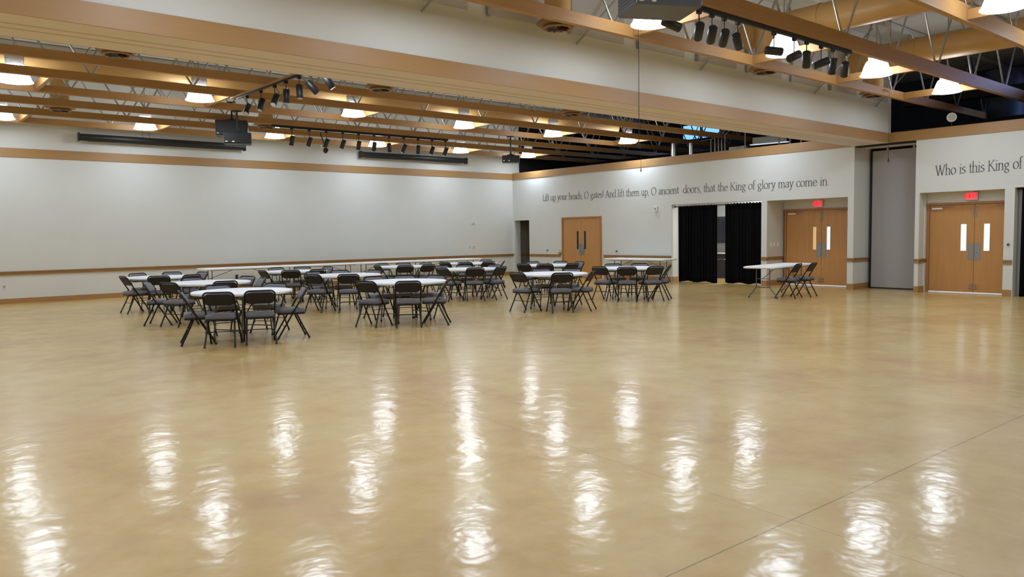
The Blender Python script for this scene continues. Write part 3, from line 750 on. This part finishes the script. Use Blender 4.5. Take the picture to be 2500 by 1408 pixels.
g('d', .60, arc(.27, XH/2, .23, XH/2, 60, 300, 16), *stem(.49, 0, 1.05, 1, 1))
g('p', .60, arc(.30, XH/2, .23, XH/2, 120, -120, 16), *stem(.11, -.32, XH, 1, 1))
g('u', .60, [(.02, XH-.02), (.1, XH), (.1, .2)]+arc(.27, .2, .17, .2, 180, 300, 8)+[(.46, .15)], [(.46, XH), (.46, 0), (.55, 0)], [(.38, XH-.02), (.46, XH)])
g('n', .62, *stem(.11, 0, XH, 1, 1), [(.11, .42)]+arc(.30, .42, .18, .2, 150, 0, 8)+[(.48, 0)], [(.40, 0), (.57, 0)])
g('m', .92, *stem(.11, 0, XH, 1, 1), [(.11, .42)]+arc(.28, .42, .17, .2, 150, 0, 8)+[(.45, 0)], [(.45, .42)]+arc(.62, .42, .17, .2, 150, 0, 8)+[(.79, 0)], [(.37, 0), (.53, 0)], [(.71, 0), (.87, 0)])
g('h', .62, *stem(.11, 0, 1.05, 1, 1), [(.11, .42)]+arc(.30, .42, .18, .2, 150, 0, 8)+[(.48, 0)], [(.40, 0), (.57, 0)])
g('i', .28, *stem(.13, 0, XH, 1, 1), [(.12, .84), (.15, .90)])
g('l', .28, *stem(.13, 0, 1.05, 1, 1))
g('r', .42, *stem(.11, 0, XH, 1, 1), [(.11, .40), (.2, .56), (.32, .60), (.38, .54)])
g('t', .34, [(.15, .82), (.15, .12), (.2, .02), (.31, .04)], [(.02, XH-.02), (.32, XH-.02)])
g('f', .34, [(.13, 0), (.13, .82)]+arc(.25, .86, .12, .17, 170, 40, 7), [(.02, XH-.02), (.30, XH-.02)], [(.05, 0), (.24, 0)])
g('s', .44, arc(.22, .47, .15, .14, 30, 250, 9)+arc(.21, .16, .17, .16, 60, -150, 9))
g('y', .54, [(.06, XH), (.28, .03)], [(.48, XH), (.2, -.22), (.1, -.32), (.02, -.28)], [(0, XH), (.16, XH)], [(.38, XH), (.55, XH)])
g('g', .56, arc(.25, .42, .18, .19, 90, 450, 16), [(.2, .24), (.12, .14), (.2, .06), (.38, .02)]+arc(.27, -.14, .2, .15, 50, -230, 12)+[(.16, .03)], [(.38, .56), (.54, .60)])
g('k', .58, *stem(.11, 0, 1.05), [(.11, .28), (.45, XH)], [(.22, .38), (.52, 0)])
g(',', .22, [(.1, .05), (.13, 0), (.07, -.14)])
g('.', .22, [(.08, .02), (.12, .06)])
g('!', .28, [(.13, 1.0), (.12, .28)], [(.11, .02), (.15, .06)])
CAPH = .95
g('L', .56, *stem(.13, 0, CAPH), [(.13, 0), (.50, 0), (.53, .14)])
g('O', .94, arc(.45, CAPH/2, .40, CAPH/2+.02, 95, 455, 28))
g('A', .82, [(.08, 0), (.38, CAPH)], [(.38, CAPH), (.72, 0)], [(.2, .32), (.60, .32)], [(0, 0), (.17, 0)], [(.63, 0), (.82, 0)])
g('K', .78, *stem(.13, 0, CAPH), [(.13, .42), (.62, CAPH)], [(.28, .55), (.70, 0)], [(.62, 0), (.78, 0)], [(.54, CAPH), (.70, CAPH)])
g('W', 1.14, [(.08, CAPH), (.33, 0)], [(.33, 0), (.58, CAPH)], [(.50, CAPH), (.78, 0)], [(.78, 0), (1.04, CAPH)], [(0, CAPH), (.18, CAPH)], [(.95, CAPH), (1.13, CAPH)])
def lettering(text, y_start, y_end, z0, z_end, S, name, label, space=.34):
    tot = sum(space if c == ' ' else GL[c][0] for c in text); k = abs(y_start-y_end)/tot   # horizontal unit
    t = thing(name, label, 'lettering', (0, 0, 0), 0, 'wall lettering'); mb = MB(); u = 0; nibw, nibh = .072, .036
    x = XB-.006
    for ch in text:
        if ch == ' ':
            if mb.v: mb.build('word', M_TEXT, t); mb = MB()
            u += space; continue
        wd, st = GL[ch]
        for pl in st:
            P2 = []
            for (a, b) in pl: P2.append(((u+a), b))
            for (a, b), (c_, d_) in zip(P2, P2[1:]):
                def pt(px_, pz, s):
                    yy = y_start-(px_*k+s*nibw*S*.5); fr = (px_/tot)
                    return (x, yy, z0+(z_end-z0)*fr+pz*S+s*nibh*S*.5)
                q = [pt(a, b, -1), pt(a, b, 1), pt(c_, d_, 1), pt(c_, d_, -1)]
                qb = [(v[0]+.006, v[1], v[2]) for v in q]
                mb.add(q+qb, [(0,1,2,3), (0,4,5,1), (1,5,6,2), (2,6,7,3), (3,7,4,0)])
                # small square to round the joint
            for (a, b) in P2:
                h_ = .5*nibh*S
                yy = y_start-a*k; zz = z0+(z_end-z0)*(a/tot)+b*S
                mb.add([(x, yy-h_, zz-h_), (x, yy+h_, zz-h_), (x, yy+h_, zz+h_), (x, yy-h_, zz+h_)], [(0,1,2,3)])
        u += wd
    mb.build('word', M_TEXT, t); return t
lettering('Lift up your heads, O gates! And lift them up, O ancient  doors, that the King of glory may come in.', 21.60, 10.37, 2.82, 2.755, .245, 'wall_lettering', 'long grey serif wall verse beginning Lift up your heads')
lettering('Who is this King of', 7.72, 5.90, 2.82, 2.87, .25, 'wall_lettering', 'grey serif words Who is this King of above the right door')

# ------------------------------------------------------------------ folding chairs
def rounded_slab(mb, c, ax, ay, az, hx, hy, t, rad, n=5, puff=0):
    """rounded rectangle in the plane ax,ay, extruded along az by t; puff domes the front"""
    ring = []
    for sx, sy, a0 in ((1,1,0), (-1,1,90), (-1,-1,180), (1,-1,270)):
        for i in range(n+1):
            a = R(a0+90*i/n); ring.append((sx*(hx-rad)+rad*math.cos(a), sy*(hy-rad)+rad*math.sin(a)))
    c = Vector(c); N = len(ring)
    def lay(k, z): return [c+ax*p[0]*k+ay*p[1]*k+az*z for p in ring]
    L_ = [lay(.96, 0), lay(1, t*.2), lay(1, t*.75), lay(.95, t)] 
    if puff: L_.append(lay(.7, t+puff))
    vs = [v for l in L_ for v in l]; fs = []
    for j in range(len(L_)-1):
        for i in range(N): fs.append((j*N+i, j*N+(i+1)%N, (j+1)*N+(i+1)%N, (j+1)*N+i))
    mb.add(vs, fs, True); mb.add(L_[0], [tuple(range(N-1,-1,-1))]); mb.add(L_[-1], [tuple(range(N))])
def make_chair():
    t = thing('folding_chair', '', 'chair', (0,0,0), 0, 'grey padded folding chairs')
    hw = .215; r = .013
    def fx(z): return .215-.60*z if z < .5 else -.085-.62*(z-.5)      # slanted main tube
    def P_(z, y): return (fx(z), y, z)
    # upper U of the back
    top = []
    for i in range(7):
        a = R(i*15); top.append((fx(.795-.07*(1-math.sin(a))), -hw+.07*(1-math.cos(a)), .795-.07*(1-math.sin(a))))
    top2 = [(p[0], -p[1], p[2]) for p in reversed(top)]
    MB().tube([P_(.43, -hw), P_(.5, -hw), P_(.66, -hw)]+top+top2+[P_(.66, hw), P_(.5, hw), P_(.43, hw)], r, 8).build('back_frame', M_CHAIRF, t)
    foot = M_BLKPL
    for s in (-1, 1):
        l = MB().tube([P_(.44, s*hw), P_(.25, s*hw), P_(.012, s*(hw+.005))], r, 8).build('leg', M_CHAIRF, t)
        MB().tube([P_(.04, s*(hw+.004)), P_(0, s*(hw+.005))], .016, 8).build('rubber_foot', foot, l)
    for s in (-1, 1):
        y = s*(hw-.03)
        l = MB().tube([(-.075, y, .405), (-.17, s*(hw-.02), .20), (-.262, s*(hw-.005), .012)], r, 8).build('leg', M_CHAIRF, t)
        MB().tube([(-.25, s*(hw-.006), .04), (-.266, s*(hw-.005), 0)], .016, 8).build('rubber_foot', foot, l)
    # stretchers with dropped curved ends
    def stretch(z, zi, xf, y):
        return MB().tube([(xf(zi), -y, zi), (xf(z), -y+.03, z-.003), (xf(z), -y+.06, z), (xf(z), y-.06, z), (xf(z), y-.03, z-.003), (xf(zi), y, zi)], .006, 6)
    stretch(.19, .155, fx, hw).build('stretcher', M_CHAIRF, t)
    stretch(.22, .185, lambda z: -.075-(.405-z)*.47, hw-.015).build('stretcher', M_CHAIRF, t)
    # seat with thick pad, pan and brackets
    mb = MB(); rounded_slab(mb, (-.01, 0, .405), X3, Y3, Z3, .205, .205, .062, .05, puff=.008)
    seat = mb.build('seat', M_SEAT, t)
    mb = MB(); rounded_slab(mb, (-.01, 0, .378), X3, Y3, Z3, .207, .207, .03, .05); mb.build('seat_pan', M_CHAIRF, seat)
    for s in (-1, 1):
        MB().tube([(-.155, s*.19, .41), (fx(.50), s*(hw-.005), .50)], .006, 6).box(fx(.44)-.02, s*(hw-.02)-.004, .39, fx(.44)+.03, s*(hw-.02)+.004, .44).build('hinge_link', M_CHAIRF, t)
    # backrest: shell behind, padded face in front
    bd = Vector((-.62, 0, 1)).normalized(); bn = Vector((1, 0, .62)).normalized()
    c = Vector((fx(.685), 0, .685))
    mb = MB(); rounded_slab(mb, c+bn*.002, Y3, bd, bn, .205, .098, .026, .07, puff=.008); bk = mb.build('backrest', M_SEAT, t)
    mb = MB(); rounded_slab(mb, c+bn*.002, bd, Y3, -bn, .098, .205, .012, .07); mb.build('back_shell', M_BACK, bk)
    return t
chair0 = make_chair(); freeze(chair0); cused = [False]
def put_chair(x, y, rz, label):
    if not cused[0]:
        cused[0] = True; chair0.location = (x, y, 0); chair0.rotation_euler = (0,0,rz); chair0['label'] = label; return chair0
    return dup(chair0, (x, y, 0), rz, label)

# ------------------------------------------------------------------ round tables
def make_round():
    t = thing('round_table', '', 'table', (0,0,0), 0, 'white round folding tables')
    MB().lathe([(.70, .695), (.745, .70), (.76, .712), (.762, .732), (.756, .742), (.745, .745), (0.0001, .745)], 56, cap0=True, cap1=False, smooth=False).build('tabletop', M_TABLE, t)
    for s in (-1, 1):
        for u in (-1, 1):
            l = MB().tube([(s*.30, u*.25, .695), (s*.37, u*.26, .06), (s*.37, u*.26, .01)], .0135, 8).build('leg', M_TLEG, t)
            MB().tube([(s*.37, u*.26, .035), (s*.37, u*.26, 0)], .018, 8).build('rubber_foot', M_BLKPL, l)
        MB().tube([(s*.36, -.26, .16), (s*.36, .26, .16)], .010, 6).build('crossbar', M_TLEG, t)
        MB().tube([(s*.33, -.255, .42), (s*.33, .255, .42)], .008, 6).build('crossbar', M_TLEG, t)
        MB().tube([(s*.33, 0, .42), (s*.06, 0, .69)], .008, 6).build('brace', M_TLEG, t)
    for u in (-1, 1): MB().box(-.42, u*.25, .675, .42, u*.28, .695).build('under_rail', M_CHAIRF, t)
    return t
table0 = make_round(); freeze(table0); tused = [False]
# centre, chairs (angle, radius, words), table rotation, words
TB = [
 ((4.69,12.08), 38, 'the nearest round table', [(232,1.16,'seen from behind at near left'),(262,1.06,'seen from behind at near right'),(322,1.0,'at right side',20),(36,1.03,'at far right'),(92,1.02,'at far left'),(188,1.02,'at left side',-26)]),
 ((5.25,15.17), 20, 'the round table just behind the nearest', [(214,1.16,'seen from behind at near left'),(176,1.14,'at left side',-30),(266,1.07,'seen from behind at near side'),(90,1.02,'at far side'),(24,1.02,'at far right'),(334,1.0,'at right side',20)]),
 ((5.34,18.43), 10, 'the leftmost round table', [(204,1.02,'at far outer left',-20),(106,1.0,'at far left'),(62,1.07,'at far middle'),(250,1.0,'seen from behind at near left'),(288,1.07,'seen from behind at near right'),(14,1.02,'at far right')]),
 ((8.54,18.42), 50, 'the round table before left long tables', [(200,1.12,'at left side',-22),(238,1.02,'seen from behind at near middle'),(274,1.07,'seen from behind at near right'),(12,1.02,'at far right'),(56,1.02,'at far middle'),(94,1.05,'at far left')]),
 ((8.32,15.43), 25, 'the round table behind the second nearest', [(204,1.14,'seen from behind at near left'),(244,1.14,'seen from behind at near side'),(112,.98,'at far left'),(70,.98,'at far middle'),(20,1.0,'at far right')]),
 ((7.78,12.19), 33, 'the second nearest round table', [(200,1.14,'seen from behind at near left'),(240,1.14,'seen from behind at near middle'),(284,1.06,'at right side',38),(18,.98,'at far right'),(58,1.02,'at far middle'),(96,1.0,'at far left')]),
 ((11.72,18.42), 15, 'the round table before right long tables', [(194,1.04,'at left side',-20),(240,1.10,'seen from behind at near middle'),(276,1.08,'seen from behind at near right'),(18,1.02,'at far right'),(58,1.02,'at far middle'),(96,1.0,'at far left')]),
 ((11.74,15.46), 40, 'the round table left of corner opening', [(198,1.12,'seen from behind at near left',-15),(242,1.0,'seen from behind at near middle'),(284,1.02,'seen from behind at near right'),(10,1.0,'at far right'),(60,1.0,'at far middle'),(98,1.0,'at far left')]),
 ((14.25,18.61), 5, 'the farthest round table by the corner', [(184,1.07,'at left side'),(222,1.07,'seen from behind at near left'),(262,1.02,'seen from behind at near right'),(306,1.02,'at right side',12),(26,1.02,'at far side')]),
 ((11.25,11.94), 45, 'the forward round table before maple door', [(184,1.04,'seen from behind at left side'),(238,1.12,'seen from behind at near side'),(284,1.02,'at right side',18),(18,.98,'at far right'),(60,1.02,'at far left')]),
 ((14.43,15.45), 28, 'the round table closest to maple door', [(186,1.0,'seen from behind at left side'),(222,.98,'seen from behind at near left'),(268,1.0,'seen from behind at near right'),(346,1.02,'at right side'),(26,1.02,'at far right'),(74,.98,'at far left')]),
 ((14.21,12.36), 18, 'the rightmost round table', [(180,1.07,'seen from behind at left side'),(218,1.1,'seen from behind at near middle'),(254,1.1,'seen from behind at near right'),(292,1.0,'at right side',12),(26,1.0,'at far right'),(66,1.0,'at far left')]),
]
def gapdeg(a, b): return (b-a+180) % 360-180
for i, ((cx, cy), rot, words, chairs) in enumerate(TB):
    lab = 'white folding table, ' + words
    best = max(range(0, 180, 5), key=lambda q: min(min(abs(gapdeg(c[0], q+l)) for l in (35, 145, 215, 325)) for c in chairs) - abs(gapdeg(rot, q))*.01)
    if i == 0: table0.location = (cx, cy, 0); table0.rotation_euler = (0,0,R(best)); table0['label'] = lab
    else: dup(table0, (cx, cy, 0), R(best), lab)
    for cc in chairs:
        phi, r, wds = cc[:3]; extra = cc[3] if len(cc) > 3 else 0
        hd = phi+sum(math.copysign(max(0, 48-abs(gapdeg(phi, c[0])))*.5, gapdeg(phi, c[0])) for c in chairs if gapdeg(phi, c[0]))+random.uniform(-2, 2)+extra
        a, h = R(phi), R(hd)
        x = cx+r*math.cos(a)-.27*math.cos(h); y = cy+r*math.sin(a)-.27*math.sin(h)
        put_chair(x, y, h+PI, 'grey chair %s of %s' % (wds, words))

# ------------------------------------------------------------------ long folding tables
def make_long():
    t = thing('folding_table', '', 'table', (0,0,0), 0, 'white long folding tables')
    mb = MB(); rounded_slab(mb, (0,0,.695), X3, Y3, Z3, 1.22, .38, .052, .05); mb.build('tabletop', M_TABLE, t)
    for s in (-1, 1):
        x = s*.95
        for u in (-1, 1):
            l = MB().tube([(x, u*.16, .70), (x, u*.16, .27), (x, u*.20, .20), (x, u*.33, .05), (x, u*.34, .012)], .0135, 8).build('leg', M_TLEG, t)
            MB().tube([(x, u*.34, .03), (x, u*.34, 0)], .018, 8).build('rubber_foot', M_BLKPL, l)
        MB().tube([(x, -.16, .25), (x, .16, .25)], .012, 6).build('crossbar', M_TLEG, t)
        MB().tube([(x, -.16, .45), (x, .16, .45)], .009, 6).build('crossbar', M_TLEG, t)
        MB().tube([(x, 0, .45), (s*.25, 0, .69)], .008, 6).build('brace', M_TLEG, t)
    for u in (-1, 1): MB().box(-1.05, u*.31, .68, 1.05, u*.33, .70).build('under_rail', M_TLEG, t)
    return t
long0 = make_long(); freeze(long0)
LT = [(8.72, 22.35, 0, 'white long folding table, leftmost of the four against the white wall'),
      (11.18, 22.35, 0, 'white long folding table, second from the left against the white wall'),
      (13.64, 22.35, 0, 'white long folding table, third from the left against the white wall'),
      (16.10, 22.35, 0, 'white long folding table, rightmost of the four against the white wall'),
      (19.42, 16.45, 90, 'white long folding table against the wall right of the maple door'),
      (17.15, 10.15, 8, 'white long folding table standing free before the black curtains with two chairs')]
for i, (x, y, a, lab) in enumerate(LT):
    if i == 0: long0.location = (x, y, 0); long0['label'] = lab
    else: dup(long0, (x, y, 0), R(a), lab)
put_chair(16.60, 9.62, R(100), 'grey folding chair, left one of the two at the free-standing long table')
put_chair(17.25, 9.60, R(100), 'grey folding chair, right one of the two at the free-standing long table')
